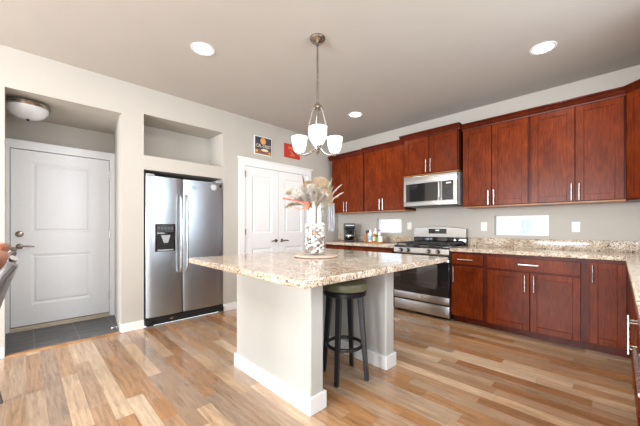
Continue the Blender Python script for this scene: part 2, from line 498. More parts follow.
DX = -.85
d = thing('door_1', 'white two panel entry door at the back of the tiled recess', 'door', (DX, -3.95, 0)); d['kind'] = 'structure'
def sh(b): return b.rot(Matrix.Translation((-DX, 3.95, 0)))
sh(panel_door(B(), -4.394, -3.511, .05, 2.008, DX - .01, [(-4.235, -3.69, 1.085, 1.885), (-4.235, -3.69, .27, .845)])).done('door_panel', 'doorwhite', d, smooth=False)
b = B().box(DX - .09, DX + .012, -4.445, -4.4, 0, 2.05).box(DX - .09, DX + .012, -3.505, -3.436, 0, 2.05).box(DX - .09, DX + .016, -4.445, -3.436, 2.014, 2.108)
sh(b).done('door_frame', 'doorwhite', d, bevel=.004, smooth=False)
sh(B().box(DX - .09, DX + .03, -4.4, -3.505, 0, .022).box(DX - .09, DX + .004, -4.4, -3.505, .022, .04)).done('threshold', 'sill', d, bevel=.003)
dp = [o for o in d.children if o.name.startswith('door_panel')][0]
sh(B().lathe([(.034, 0), (.034, .008), (.022, .014), (.013, .016), (.012, .03)], (DX - .01, -4.325, 1.072), 24, 'X')).done('deadbolt', 'oldnickel', dp)
lv = lever(dp, DX - .01, -4.325, .935, 1); lv.location = (-DX, 3.95, 0)
for z in (.27, 1.05, 1.81):
    sh(B().box(DX - .012, DX + .014, -3.514, -3.502, z - .05, z + .05).lathe([(.007, z - .052), (.007, z + .052)], (DX + .012, -3.508, 0), 10)).done('hinge', 'nickel', d)

# ------------------------------------------------------------------ pantry doors
d = thing('door_2', 'white double pantry doors with lever handles right of the refrigerator', 'door', (0, -1.43, 0)); d['kind'] = 'structure'
def sh2(b): return b.rot(Matrix.Translation((0, 1.43, 0)))
b = B().box(-.08, .018, -2.13, -2.04, 0, PZ).box(-.08, .018, -.82, -.73, 0, PZ).box(-.02, .02, -2.13, -.73, PZ, 2.135).box(-.02, .034, -2.155, -.705, 2.135, 2.156)
sh2(b).done('door_frame', 'white', d, bevel=.003, smooth=False)
for (a, c, hy, sg) in ((-2.036, -1.433, -1.487, -1), (-1.427, -.824, -1.372, 1)):
    lf = sh2(panel_door(B(), a, c, .012, PZ - .004, .004, [(a + .12, c - .12, 1.055, 1.92), (a + .12, c - .12, .22, .84)])).done('door_leaf', 'white', d, smooth=False)
    sh2(B().lathe([(.028, 0), (.028, .006), (.022, .010), (.010, .013), (.010, .045)], (.004, hy, .938), 20, 'X').tube(
        [(.048, hy, .938), (.053, hy + sg * .03, .94), (.053, hy + sg * .075, .938), (.05, hy + sg * .11, .932)], [.011, .010, .009, .007])).done('lever_handle', 'oldnickel', lf)
for y in (-2.038,):
    for z in (1.08, 1.915, .25):
        sh2(B().box(0, .022, y - .006, y + .012, z - .045, z + .045)).done('hinge', 'nickel', d)

# ------------------------------------------------------------------ posters above the pantry
p = thing('poster', 'navy crate label print with an orange and pale lettering above the pantry doors', 'poster', (0.004, -1.722, 2.376))
B().box(-.003, .008, -.155, .155, -.137, .137).done('backing', 'white', p, smooth=False)
B().box(.008, .0095, -.145, .145, -.127, .127).done('print_field', 'navy', p, smooth=False)
B().box(.0095, .0105, -.145, .145, -.127, -.06).done('ground_band', 'printbrown', p, smooth=False)
B().lathe([(.048, .0095), (.048, .0115)], (0, -.005, .07), 24, 'X').done('painted_orange', 'printorange', p)
B().lathe([(.02, .0105), (.02, .012)], (0, -.118, -.085), 16, 'X').done('painted_fruit', 'printorange', p)
B().lathe([(.02, .0105), (.02, .012)], (0, .11, -.1), 16, 'X').done('painted_fruit', 'printorange', p)
B().lathe([(.055, .0105), (.03, .0118)], (0, .02, 0), 20, 'X').rot(Matrix.Translation((0, 0, -.062)) @ Matrix.Diagonal((1, 1.2, .36, 1))).done('pale_glow', 'printcream', p)
text('lettering', 'CAL-CREST', .066, 'printcream', p, (.0105, .005, -.006), (R(90), 0, R(90)), .80)
p = thing('poster', 'red tin print with pale lettering above the pantry doors, partly behind a lamp shade', 'poster', (0.004, -1.155, 2.397))
B().box(-.003, .008, -.165, .165, -.112, .112).done('backing', 'printred', p, smooth=False)
B().box(.008, .0092, -.153, .153, -.1, .1).done('print_field', 'printred', p, smooth=False)
text('lettering', 'PHILLIES', .062, 'printyellow', p, (.0095, .01, .045), (R(90), 0, R(90)), .82)
B().sheet([[(.0105, -.04, .0), (.0105, .03, -.045)], [(.0105, -.06, .01), (.0105, .01, -.05)]]).done('painted_streak', 'printcream', p, solid=.001)
text('small_lettering', 'GOOD', .04, 'printyellow', p, (.0095, .0, -.07), (R(90), 0, R(90)), .9)

# ------------------------------------------------------------------ cabinets
def bar(parent, p0, p1, out=(0, -1, 0), off=.032, r=.0062, name='handle', mat='nickel'):
    p0, p1, out = Vector(p0), Vector(p1), Vector(out)
    d_ = (p1 - p0).normalized(); q0, q1 = p0 + out * off, p1 + out * off
    b = B().tube([q0, q1], r, 10)
    L = (p1 - p0).length
    for k_ in (.14, .86):
        s_ = p0.lerp(p1, k_); b.tube([s_, s_ + out * off], r * .8, 8)
    return b.done(name, mat, parent)
def shaker(name, parent, x0, x1, z0, z1, y, fr=.058, flat=False, mat='cherry'):
    b = B()
    if flat: b.box(x0, x1, y, y + .02, z0, z1)
    else:
        b.box(x0, x0 + fr, y, y + .02, z0, z1).box(x1 - fr, x1, y, y + .02, z0, z1)
        b.box(x0 + fr, x1 - fr, y, y + .02, z0, z0 + fr).box(x0 + fr, x1 - fr, y, y + .02, z1 - fr, z1)
        b.box(x0 + fr - .004, x1 - fr + .004, y + .009, y + .018, z0 + fr - .004, z1 - fr + .004)
    return b.done(name, mat, parent, bevel=.0028, smooth=False)

CT, CB = .897, .857     # counter top and underside
def base_cabinet(label, loc, rz, w_, fronts, group='base cabinets', toe=True):
    t = thing('base_cabinet', label, 'cabinet', loc, rz, group)
    B().box(0, w_, -.585, -.004, .09, CB).box(.0, w_, -.605, -.585, .09, CB).done('carcass', 'cherryedge', t, smooth=False)
    B().box(0, w_, -.53, -.02, 0, .09).done('toe_kick', 'cherryedge', t, smooth=False)
    for f in fronts:
        kind, a, c, z0, z1 = f[:5]
        o = shaker('drawer' if kind == 'drawer' else 'door', t, a, c, z0, z1, -.627, flat=(kind == 'drawer'))
        for h in f[5:]: bar(o, *h)
    return t
yF = -.627
def hv(x, z0, z1): return ((x, yF, z0), (x, yF, z1))
def hh(x0, x1, z): return ((x0, yF, z), (x1, yF, z))
base_cabinet('dark cherry base cabinet in the corner under the coffee maker', (.02, -.005, 0), 0, .795,
             [('drawer', .1, .775, .705, .825, hh(.36, .53, .765)), ('door', .1, .435, .1, .685, hv(.40, .5, .66)), ('door', .44, .775, .1, .685, hv(.475, .5, .66))])
base_cabinet('dark cherry base cabinet between the range and the corner, under the bottle tray', (.815, -.005, 0), 0, .785,
             [('drawer', .02, .765, .705, .825, hh(.31, .48, .765)), ('door', .02, .39, .1, .685, hv(.355, .5, .66)), ('door', .395, .765, .1, .685, hv(.43, .5, .66))])
base_cabinet('narrow cherry base cabinet with one drawer right of the range', (2.372, -.005, 0), 0, .385,
             [('drawer', .015, .36, .71, .828, hh(.09, .26, .77)), ('door', .015, .36, .095, .685, hv(.045, .5, .68))])
base_cabinet('wide cherry base cabinet with two doors and a long drawer front', (2.757, -.005, 0), 0, .845,
             [('drawer', .02, .80, .695, .822, hh(.315, .485, .762)), ('door', .02, .407, .085, .678, hv(.372, .49, .655)), ('door', .413, .80, .085, .678, hv(.448, .49, .655))])
base_cabinet('cherry base cabinet with a single tall door in the right corner', (3.602, -.005, 0), 0, .278,
             [('door', .015, .252, .095, .826, hv(.038, .65, .808))])

# the run along the right wall: local x runs along -y, front faces -x
RW = XR - .005
def rloc(y): return (RW, y, 0)
base_cabinet('cherry base cabinet edge on at the right, next to the inner corner', rloc(-.64), R(-90), .86,
             [('drawer', .04, .84, .705, .825), ('door', .04, .435, .1, .685), ('door', .445, .84, .1, .685)], 'right hand base cabinets')
base_cabinet('cherry sink base cabinet edge on at the right edge', rloc(-1.503), R(-90), .915,
             [('drawer', .02, .895, .705, .825), ('door', .02, .452, .1, .685, hv(.425, .47, .665)), ('door', .462, .895, .1, .685, hv(.489, .47, .665))], 'right hand base cabinets')
dw = thing('dishwasher', 'stainless dishwasher seen edge on at the right edge', 'dishwasher', rloc(-2.423), R(-90))
B().box(.004, .596, -.58, -.01, .02, CB - .003).done('body', 'black', dw, smooth=False)
B().box(.006, .594, -.612, -.58, .12, .69, .004).done('door', 'steel', dw)
B().box(.006, .594, -.618, -.58, .695, CB - .01, .004).done('control_panel', 'black', dw)
B().box(.01, .59, -.53, -.5, 0, .115).done('toe_kick', 'black', dw, smooth=False)
bar(dw, (.06, -.612, .64), (.54, -.612, .64), off=.036, r=.009)
base_cabinet('cherry base cabinet at the end of the right hand counter', rloc(-3.027), R(-90), .68,
             [('drawer', .02, .66, .705, .825), ('door', .02, .335, .1, .685), ('door', .345, .66, .1, .685)], 'right hand base cabinets')

# counters
def edge_slab(b, x0, x1, y0, y1): b.box(x0, x1, y0, y1, CB, CT, .006)
t = thing('countertop', 'speckled granite countertop left of the range with a low backsplash', 'countertop', (.8, -.3, CB))
b = B(); edge_slab(b, .003, 1.602, -.648, -.003)
b.rot(Matrix.Translation((-.8, .3, -CB))).done('slab', 'granite', t)
B().box(.003, 1.602, -.024, -.003, CT, 1.009, .003).rot(Matrix.Translation((-.8, .3, -CB))).done('backsplash', 'granite', t)
t = thing('countertop', 'speckled granite L shaped countertop right of the range turning along the right wall', 'countertop', (3.4, -.3, CB))
b = B().prism([(2.370, -.003), (2.370, -.648), (3.845, -.648), (3.845, -3.72), (XR - .004, -3.72), (XR - .004, -.003)], CB, CT, 'Z')
b.rot(Matrix.Translation((-3.4, .3, -CB))).done('slab', 'granite', t, bevel=.006)
B().box(2.370, XR - .026, -.024, -.003, CT, 1.009, .003).box(XR - .025, XR - .004, -3.72, -.003, CT, 1.009, .003).rot(Matrix.Translation((-3.4, .3, -CB))).done('backsplash', 'granite', t)

# wall cabinets
UB = 1.393
def crown_prof(dp, zt, h=.075, out=.052):
    y = -dp
    return [(y + .012, zt - h), (y - .008, zt - h), (y - .010, zt - h + .014), (y - .020, zt - h + .026), (y - .036, zt - .024), (y - out + .004, zt - .016), (y - out, zt - .012), (y - out, zt), (y + .012, zt)]
def wall_cabinet(label, x0, x1, zb, zt, dp, doors, crown, ends=(0, 0), group='wall cabinets', handle_z=None):
    t = thing('wall_cabinet', label, 'cabinet', (x0, -.003, zb), 0, group); w_ = x1 - x0
    hgt = zt - zb
    B().box(0, w_, -dp + .022, 0, 0.012, hgt - .01).done('carcass', 'cherryedge', t, smooth=False)
    B().box(0, w_, -dp + .005, 0, 0, .012).done('underside', 'underlit', t, smooth=False)
    for (a, c, hx) in doors:
        o = shaker('door', t, a - x0, c - x0, .02, hgt - .07, -dp + .002, .062)
        z0, z1 = handle_z or (.025, .195)
        p0, p1 = (hx - x0, -dp + .002, z0), (hx - x0, -dp + .002, z1)
        bar(o, p0, p1)
    e0, e1 = ends
    b = B().prism(crown_prof(dp, hgt), -e0, w_ + e1, 'X')
    if e0: b.box(-e0, 0.012, -dp - .04, -.0, hgt - .03, hgt)
    if e1: b.box(w_ - .012, w_ + e1, -dp - .04, -.0, hgt - .03, hgt)
    b.done('crown_moulding', 'cherryedge', t, smooth=False)
    return t
wall_cabinet('leftmost cherry wall cabinet above the coffee maker', .125, .85, UB, 2.425, .335, [(.14, .475, .447), (.482, .835, .51)], 1, (.04, 0))
wall_cabinet('cherry wall cabinet with two doors left of the microwave', .852, 1.603, UB, 2.435, .335, [(.872, 1.203, 1.176), (1.209, 1.588, 1.234)], 1)
wall_cabinet('short cherry wall cabinet directly above the microwave', 1.606, 2.372, 1.868, 2.462, .385, [(1.622, 1.983, 1.955), (1.991, 2.356, 2.02)], 1, (.045, .03), handle_z=(.03, .205))
wall_cabinet('cherry wall cabinet with two doors just right of the microwave', 2.405, 3.11, UB, 2.44, .335, [(2.412, 2.735, 2.708), (2.742, 3.098, 2.768)], 1)
wall_cabinet('cherry wall cabinet with two tall doors left of the right corner', 3.112, 3.853, UB, 2.44, .335, [(3.128, 3.492, 3.468), (3.50, 3.842, 3.527)], 1)
# diagonal corner cabinet
t = thing('wall_cabinet', 'angled cherry corner wall cabinet cut by the right edge', 'cabinet', (3.853, -.003, UB), 0, 'wall cabinets')
hgt = 2.44 - UB
cx = XR - .004 - 3.853
B().prism([(.003, 0), (.003, -.332), (.28, -.606), (cx, -.606), (cx, 0)], .0, hgt, 'Z').done('carcass', 'cherryedge', t, smooth=False)
dg = math.hypot(.277, .274)
m = Matrix.Translation((.003, -.332, 0)) @ Matrix.Rotation(math.atan2(-.274, .277), 4, 'Z')
o = B()
for q in ((.02, .08, .02, hgt - .07), (dg - .08, dg - .02, .02, hgt - .07), (.08, dg - .08, .02, .08), (.08, dg - .08, hgt - .13, hgt - .07)): o.box(q[0], q[1], -.021, -.001, q[2], q[3])
o.box(.076, dg - .076, -.014, -.001, .076, hgt - .126)
o.rot(m).done('door', 'cherry', t, bevel=.0028, smooth=False)
B().prism([(a + .0, z) for a, z in crown_prof(0, hgt)], -.01, dg + .02, 'X').rot(m).done('crown_moulding', 'cherryedge', t, smooth=False)
t = thing('wall_cabinet', 'cherry wall cabinet along the right wall beyond the corner cabinet', 'cabinet', (XR - .005, -.615, UB), R(-90), 'wall cabinets')
B().box(0, .75, -.32, 0, 0, hgt - .01).done('carcass', 'cherryedge', t, smooth=False)
for a in (.01, .378): shaker('door', t, a, a + .36, .02, hgt - .07, -.342, .062)
B().prism(crown_prof(.33, hgt), 0, .75, 'X').done('crown_moulding', 'cherryedge', t, smooth=False)

# ------------------------------------------------------------------ microwave
t = thing('microwave', 'stainless over the range microwave with a black window', 'microwave', (1.612, -.004, 1.443))
wm, hm, dm = .748, .418, .385
B().box(0, wm, -dm + .03, 0, .0, hm, .003).done('body', 'greyplastic', t)
d_ = B()
y0, y1 = -dm, -dm + .032
d_.box(0, wm, y0, y1, hm - .105, hm, .004).box(0, wm, y0, y1, 0, .065, .004).box(0, .035, y0, y1, .065, hm - .105).box(.50, .555, y0, y1, .065, hm - .105).box(.70, wm, y0, y1, .065, hm - .105)
d_.done('door_frame', 'steel', t)
B().box(.035, .50, y0 + .004, y1, .065, hm - .105).done('window', 'blackglass', t, smooth=False)
cp = B().box(.555, .70, y0 + .003, y1, .065, hm - .105).done('control_panel', 'blackglass', t, smooth=False)
B().box(.61, .67, y0 + .001, y0 + .004, hm - .14, hm - .128).done('display', 'digits', cp, smooth=False)
b = B()
for r_ in range(5):
    for c_ in range(3): b.box(.585 + c_ * .035, .61 + c_ * .035, y0 + .001, y0 + .004, .082 + r_ * .034, .104 + r_ * .034)
kp = b.done('keypad', 'keys', cp, smooth=False); kp['label'] = 'dark grey keypad'
B().tube([(.53, y0 - .004, .075), (.53, y0 - .034, .10), (.53, y0 - .038, .19), (.53, y0 - .034, .285), (.53, y0 - .004, .31)], .011, 12).done('handle', 'steel', t)
B().lathe([(.011, 0), (.011, .002)], (.36, y0, hm - .052), 16, 'Y').done('badge', 'chrome', t)
B().box(.06, .70, -dm + .05, -.05, -.012, .0).box(.22, .5, -dm + .02, -dm + .05, -.01, 0).done('vent', 'black', t, smooth=False)

# ------------------------------------------------------------------ range
t = thing('range', 'stainless gas range with a black oven window between the cabinets', 'stove', (1.607, -.008, 0))
wr = .758
B().box(0, wr, -.6, 0, .04, .885).done('body', 'black', t, smooth=False)
B().box(.002, wr - .002, -.635, -.6, .04, .178, .006).done('drawer', 'steel', t)
od = B().box(.002, wr - .002, -.64, -.6, .195, .285, .004).done('oven_door', 'steel', t)
B().box(.002, wr - .002, -.638, -.6, .285, .79, .004).done('door_glass', 'blackglass', od)
B().box(.1, wr - .1, -.6395, -.637, .37, .68).done('oven_window', 'blackglass', od, smooth=False)
B().lathe([(.016, 0), (.016, .003)], (wr / 2, -.64, .24), 20, 'Y').done('badge', 'chrome', od)
bar(od, (.05, -.638, .745), (wr - .05, -.638, .745), off=.05, r=.012)
cp = B().prism([(-.60, .80), (-.638, .80), (-.648, .815), (-.64, .875), (-.625, .885), (-.60, .885)], .002, wr - .002, 'X').done('control_panel', 'steel', t)
for x in (.115, .215, wr - .255, wr - .135):
    B().lathe([(.026, 0), (.026, .006), (.021, .01), (.019, .034), (.015, .038)], (x, -.645, .843), 20, 'Y').done('knob', 'black', cp)
    B().lathe([(.0, .0381), (.012, .0382), (.012, .04)], (x, -.645, .843), 16, 'Y').done('knob_cap', 'steel', cp)
B().box(.0, wr, -.628, -.07, .885, .905, .004).done('cooktop', 'blackglass', t)
b = B()
for x0 in (.03, .275, .515):
    x1 = x0 + .215; zg = .935
    for y in (-.59, -.345, -.11): b.box(x0, x1, y - .007, y + .007, zg - .008, zg + .008)
    for x in (x0, (x0 + x1) / 2, x1): b.box(x - .007, x + .007, -.59, -.11, zg - .008, zg + .008)
    for x in (x0, x1):
        for y in (-.585, -.115): b.box(x - .008, x + .008, y - .008, y + .008, .904, zg)
    g_ = b.done('grate', 'iron', t, bevel=.003, smooth=False); b = B()
for x, y in ((.14, -.47), (.14, -.22), (.38, -.345), (.62, -.47), (.62, -.22)):
    B().lathe([(.048, 0), (.048, .008), (.03, .01), (.03, .018), (.022, .021)], (x, y, .904), 20).done('burner', 'iron', t)
B().box(.0, wr, -.07, -.002, .885, 1.02, .004).done('backguard', 'blackglass', t)
pts = [(x / 20 * wr, 1.125 + .030 * (1 - (2 * x / 20 - 1) ** 2)) for x in range(21)]
bg = B().prism([(wr, 1.005), (0, 1.005)] + pts, -.082, -.004, 'Y').done('control_hood', 'steel', t, bevel=.004)
B().box(.24, .50, -.0845, -.082, 1.055, 1.125).done('display', 'blackglass', bg, smooth=False)
b = B()
for i in range(6):
    for j in range(2): b.box(.262 + i * .039, .285 + i * .039, -.0855, -.0844, 1.068 + j * .026, 1.084 + j * .026)
b.done('buttons', 'keys', bg, smooth=False)
B().box(.345, .395, -.0862, -.0854, 1.096, 1.11).done('clock', 'digits', bg, smooth=False)
b = B()
for x in (.04, wr - .04):
    for y in (-.56, -.05): b.lathe([(.018, 0), (.018, .045)], (x, y, 0), 12)
b.done('feet', 'black', t)

# ------------------------------------------------------------------ refrigerator
t = thing('refrigerator', 'stainless side by side refrigerator with an ice dispenser in the wall alcove', 'refrigerator', (.03, -2.842, 0))
fy0, fy1, sm = -.466, .468, -.062
B().box(-.78, -.075, fy0 + .008, fy1 - .008, .02, 1.742).done('body', 'black', t, smooth=False)
def fdoor(a, c, name):
    n_ = 10; poly = []
    for i in range(n_ + 1):
        u = i / n_; poly.append((-.012 + .014 * (1 - (2 * u - 1) ** 2) - (.01 if i in (0, n_) else 0), a + (c - a) * u))
    return B().prism([(-.07, c), (-.07, a)] + poly, .105, 1.74, 'Z').done(name, 'fridge', t, bevel=.004)
fz = fdoor(fy0, sm - .005, 'freezer_door'); fr = fdoor(sm + .005, fy1, 'fridge_door')
for y, par in ((sm - .036, fz), (sm + .036, fr)):
    B().tube([(.0, y, .60), (.03, y, .612), (.047, y, .68), (.052, y, 1.07), (.047, y, 1.47), (.03, y, 1.535), (.0, y, 1.545)], .0125, 12).done('handle', 'nickel', par)
dsp = B().box(-.004, .008, -.376, -.152, .862, 1.186, .005).done('dispenser', 'blackglass', fz)
B().box(.008, .0105, -.355, -.173, 1.085, 1.17).done('dispenser_keys', 'keys', dsp, smooth=False)
b = B()
for i in range(5): b.box(.0105, .0115, -.348 + i * .036, -.326 + i * .036, 1.12, 1.15)
b.done('key_marks', 'keymark', dsp, smooth=False)
B().box(.006, .0095, -.357, -.172, .875, 1.07).done('dispenser_shade', 'recessshade', dsp, smooth=False)  # flat plate without a hollow; its dark colour stands for the shade inside
B().prism([(-.315, 1.055), (-.215, 1.055), (-.24, .965), (-.285, .965)], .008, .026, 'X').done('ice_chute', 'greyplastic', dsp)
B().prism([(-.285, .99), (-.235, .99), (-.245, .94), (-.275, .94)], .008, .018, 'X').done('paddle', 'black', dsp)
B().box(.006, .022, -.35, -.18, .872, .886).done('drip_tray', 'greyplastic', dsp, smooth=False)
bd = B().lathe([(.030, 0), (.030, .003)], (0, 0, 0), 24, 'X').rot(Matrix.Translation((.001, .075, 1.645)) @ Matrix.Diagonal((1, 1, .55, 1))).done('badge', 'chrome', fr)
B().lathe([(.027, .003), (.027, .0036)], (0, 0, 0), 24, 'X').rot(Matrix.Translation((.001, .075, 1.645)) @ Matrix.Diagonal((1, 1, .5, 1))).done('badge_field', 'labelblue', bd)
g_ = B().box(-.09, -.02, fy0, fy1, .012, .1).box(-.02, -.016, fy0 + .06, fy1 - .06, .02, .09).done('grille', 'black', t, smooth=False)
b = B()
for i in range(4): b.box(-.018, -.012, fy0 + .08, fy1 - .06, .026 + i * .016, .032 + i * .016)
b.done('grille_slats', 'iron', g_, smooth=False)
for y in (fy0 + .05, fy1 - .03):
    B().box(-.06, .004, y - .04, y + .03, 0.012, .075, .006).done('roller_foot', 'black', t)
for y in (fy0 + .05, fy1 - .05): B().box(-.12, -.02, y - .045, y + .045, 1.742, 1.765, .004).done('hinge_cover', 'greyplastic', t)
b = B()
for y in (-.18, -.2): b.lathe([(.01, -.016), (.01, -.009)], (0, y, .055), 10, 'X')
b.done('screw', 'nickel', t)
FD = .029
tag(B().lathe([(.038, 0), (.038, .003), (.03, .004)], (0, 0, 0), 28, 'X').done('magnet', 'greylid'), 'round pale sticker near the top of the refrigerator door', 'magnet', None, (FD, -2.512, 1.672))
tag(B().box(0, .006, -.014, .014, -.02, .02, .002).done('magnet', 'black'), 'small black magnet at the upper right corner of the refrigerator door', 'magnet', None, (FD - .006, -2.415, 1.70))

# ------------------------------------------------------------------ island
ROT = R(-1.0)
IC = (2.09, -2.58)
isl = thing('kitchen_island', 'painted island base with two end piers and white baseboards', 'island', (IC[0], IC[1], 0), R(-.5))
def L(x, y): return x - IC[0], y - IC[1]
def pier(y0, y1, name):
    xa, xb = 1.575, 2.482
    b = B().box(xa - IC[0], xb - IC[0], y0 - IC[1], y1 - IC[1], 0, .858)
    o = b.done(name, 'pier', isl, bevel=.012)
    e = .014
    B().box(xa - e - IC[0], xb + e - IC[0], y0 - e - IC[1], y1 + e - IC[1], 0, .108).done('baseboard', 'white', o, bevel=.004, smooth=False)
pier(-3.043, -2.925, 'pier'); pier(-2.215, -2.095, 'pier')
B().box(1.70 - IC[0], 1.82 - IC[0], -2.925 - IC[1], -2.215 - IC[1], 0, .858).done('back_panel', 'pier', isl, smooth=False)
B().box(1.82 - IC[0], 1.834 - IC[0], -2.925 - IC[1], -2.215 - IC[1], 0, .108).done('baseboard', 'white', isl, smooth=False)
b = B().box(-.71, .71, -.785, .785, .858, .898)
it = tag(b.done('island_countertop', 'granite', None, bevel=.006), 'large speckled granite top of the kitchen island', 'countertop', None, (2.088, -2.575, .002))
it.rotation_euler = (0, 0, ROT)
IT = .9

# ------------------------------------------------------------------ bar stool
t = thing('bar_stool', 'round bar stool with an olive seat and black legs under the island top', 'stool', (2.31, -2.525, 0), R(43))
B().lathe([(.0, .668), (.158, .668), (.175, .676), (.181, .70), (.175, .725), (.15, .739), (.08, .745), (0.0, .746)], (0, 0, 0), 40, close=False).done('seat', 'olive', t)
B().lathe([(.158, .63), (.166, .634), (.166, .663), (.155, .668)], (0, 0, 0), 40).done('apron', 'blackwood', t)
for a in (-112, -22, 68, 158):
    ca, sa = math.cos(R(a)), math.sin(R(a))
    b = B(); pr = []
    for (rr, z, h_) in ((.122, .65, .021), (.176, 0, .015)):
        pr.append([b.bm.verts.new((rr * ca + h_ * (p * ca - q * sa), rr * sa + h_ * (p * sa + q * ca), z)) for p, q in ((-1, -1), (1, -1), (1, 1), (-1, 1))])
    b.bm.faces.new(pr[0]); b.bm.faces.new(pr[1][::-1])
    for i in range(4): b.bm.faces.new((pr[0][i], pr[0][(i + 1) % 4], pr[1][(i + 1) % 4], pr[1][i]))
    b.done('leg', 'blackwood', t, bevel=.003, smooth=False)
B().torus((0, 0, .247), .135, .0135).done('foot_ring', 'blackwood', t)

# ------------------------------------------------------------------ vase and bouquet on the island
VX, VY = 1.985, -2.535
tag(B().lathe([(0, 0), (.165, 0), (.18, .004), (.183, .010), (.178, .015), (0, .015)], (0, 0, 0), 48, close=False).done('round_tray', 'tray'),
    'round pale stone tray under the glass vase', 'tray', None, (2.01, -2.545, IT + .0005))
vz = IT + .016
VR, VH = .094, .39
t = thing('glass_vase', 'tall clear glass cylinder vase half filled with seashells', 'vase', (VX, VY, vz))
B().lathe([(0, 0), (VR, 0), (VR, VH), (VR - .005, VH), (VR - .005, .014), (0, .014)], (0, 0, 0), 48, close=False).done('glass_wall', 'vaseglass', t)
shells = []
def shell_mesh(name, seed, mat):
    rnd = random.Random(seed); b = B()
    n_ = 12; rows = []
    sp = rnd.uniform(.85, 1.1)
    for j in range(5):
        rr = j / 4
        row = []
        for i in range(n_ + 1):
            a = R(-80 + 160 * i / n_) * sp
            rib = 1 + .06 * (-1) ** i
            row.append((rr * rib * math.sin(a) * .024, rr * rib * math.cos(a) * .028 - .012, .012 * math.sin(rr * 2.4) + .0012 * (-1) ** i))
        rows.append(row)
    b.sheet(rows)
    return b.done(name, mat, None, solid=.0035)
mats = ['shellwhite'] * 5 + ['shellpink', 'shellgrey', 'shellwhite']
protos = [shell_mesh('seashell', i, mats[i]) for i in range(8)]
lab = 'small seashell piled inside the clear glass vase'
rr_ = random.Random(3); cnt = 0
for layer in range(10):
    z = vz + .028 + layer * .0245
    nn = 11
    for i in range(nn):
        if i < 8: rad, a = VR - .030, 2 * math.pi * (i + .5 * (layer % 2)) / 8
        else: rad, a = .028, 2 * math.pi * (i - 8) / 3 + layer
        p_ = protos[rr_.randrange(8)] if cnt >= 8 else protos[cnt]
        o = p_ if cnt < 8 else p_.copy()
        if cnt >= 8: C.objects.link(o)
        o.location = (VX + rad * math.cos(a), VY + rad * math.sin(a), z + rr_.uniform(-.005, .005))
        o.rotation_euler = (rr_.uniform(-.9, .9) + R(70), rr_.uniform(-.5, .5), a + R(90) + rr_.uniform(-.5, .5))
        s_ = rr_.uniform(.95, 1.2); o.scale = (s_, s_, s_)
        tag(o, lab, 'seashell', 'seashells in the glass vase'); cnt += 1

# directions in the picture: right = (.709,.705), towards the viewer = (.709,-.705)
RT = Vector((.7047, .7095, 0)); TW = Vector((.7095, -.7047, 0)); UP = Vector((0, 0, 1))
V0 = Vector((VX, VY, 0))
def VP(r, t_, z): return V0 + RT * r + TW * t_ + UP * z
def curve(a, bnd, c, n=10):
    return [a * (1 - s_) ** 2 + bnd * 2 * s_ * (1 - s_) + c * s_ ** 2 for s_ in [i / n for i in range(n + 1)]]
def plume(label, tip, mid, root, L0=.5, width=.035, seed=1, mat='plume', stemmat='straw', dens=44, name='pampas_plume'):
    """a feathery head carried on a stem that stands in the vase"""
    rnd = random.Random(seed)
    P_ = curve(Vector(root), Vector(mid), Vector(tip), 24)
    base = P_[0].copy()
    t = thing(name, label, 'dried flower', base)
    P_ = [p - base for p in P_]
    B().tube(P_, [.0032 - .0018 * i / 24 for i in range(25)], 6).done('stem', stemmat, t)
    b = B(); s0 = int(24 * (1 - L0))
    for i in range(s0, 24):
        u = (i - s0) / (24 - s0); T_ = (P_[min(i + 1, 24)] - P_[i - 1]).normalized()
        wd = width * (math.sin(math.pi * (u * .82 + .14)) ** .8)
        for k_ in range(dens):
            a = rnd.uniform(0, 2 * math.pi); o1 = T_.orthogonal().normalized(); o2 = T_.cross(o1)
            dr = (o1 * math.cos(a) + o2 * math.sin(a)); ln = wd * rnd.uniform(.6, 1.25)
            q = P_[i] + T_ * rnd.uniform(-.01, .01)
            e = q + dr * ln + T_ * ln * rnd.uniform(.5, 1.1) - UP * ln * rnd.uniform(0, .3)
            sd = T_.cross(dr).normalized() * .0022
            m_ = q.lerp(e, .55) + UP * ln * .08
            v = [b.bm.verts.new(x) for x in (q - sd * .6, q + sd * .6, m_ + sd, e, m_ - sd)]
            b.bm.faces.new(v)
    b.done('plume_head', mat, t, smooth=False)
    return t
def fan(label, c, nrm, up, r, spread, root, mat='fan', pleats=18, name='palm_fan', depth=.006):
    c, root = Vector(c), Vector(root); nrm = Vector(nrm).normalized(); up = (Vector(up) - nrm * Vector(up).dot(nrm)).normalized(); sd = up.cross(nrm)
    t = thing(name, label, 'dried flower', root)
    B().tube(curve(Vector((0, 0, 0)), (c - root) * .5 + Vector((0, 0, .03)), c - root, 8), .004, 6).done('stem', 'straw', t)
    rows = []
    for j in range(5):
        q = .06 + .94 * j / 4; row = []
        for i in range(pleats * 2 + 1):
            a = R(-spread + 2 * spread * i / (pleats * 2)); zz = depth * q * (1 if i % 2 else -1)
            e = r * q * (1 + (.05 if (i % 2 and j == 4) else 0))
            row.append(c - root + up * e * math.cos(a) + sd * e * math.sin(a) + nrm * (zz + .18 * r * q * q))
        rows.append(row)
    B().sheet(rows).done('leaf', mat, t, solid=.0016, smooth=False)
    return t
rt0 = lambda k_: VP(.03 * math.cos(k_ * 1.3), .03 * math.sin(k_ * 1.3), vz + .27)
ZR = vz + VH
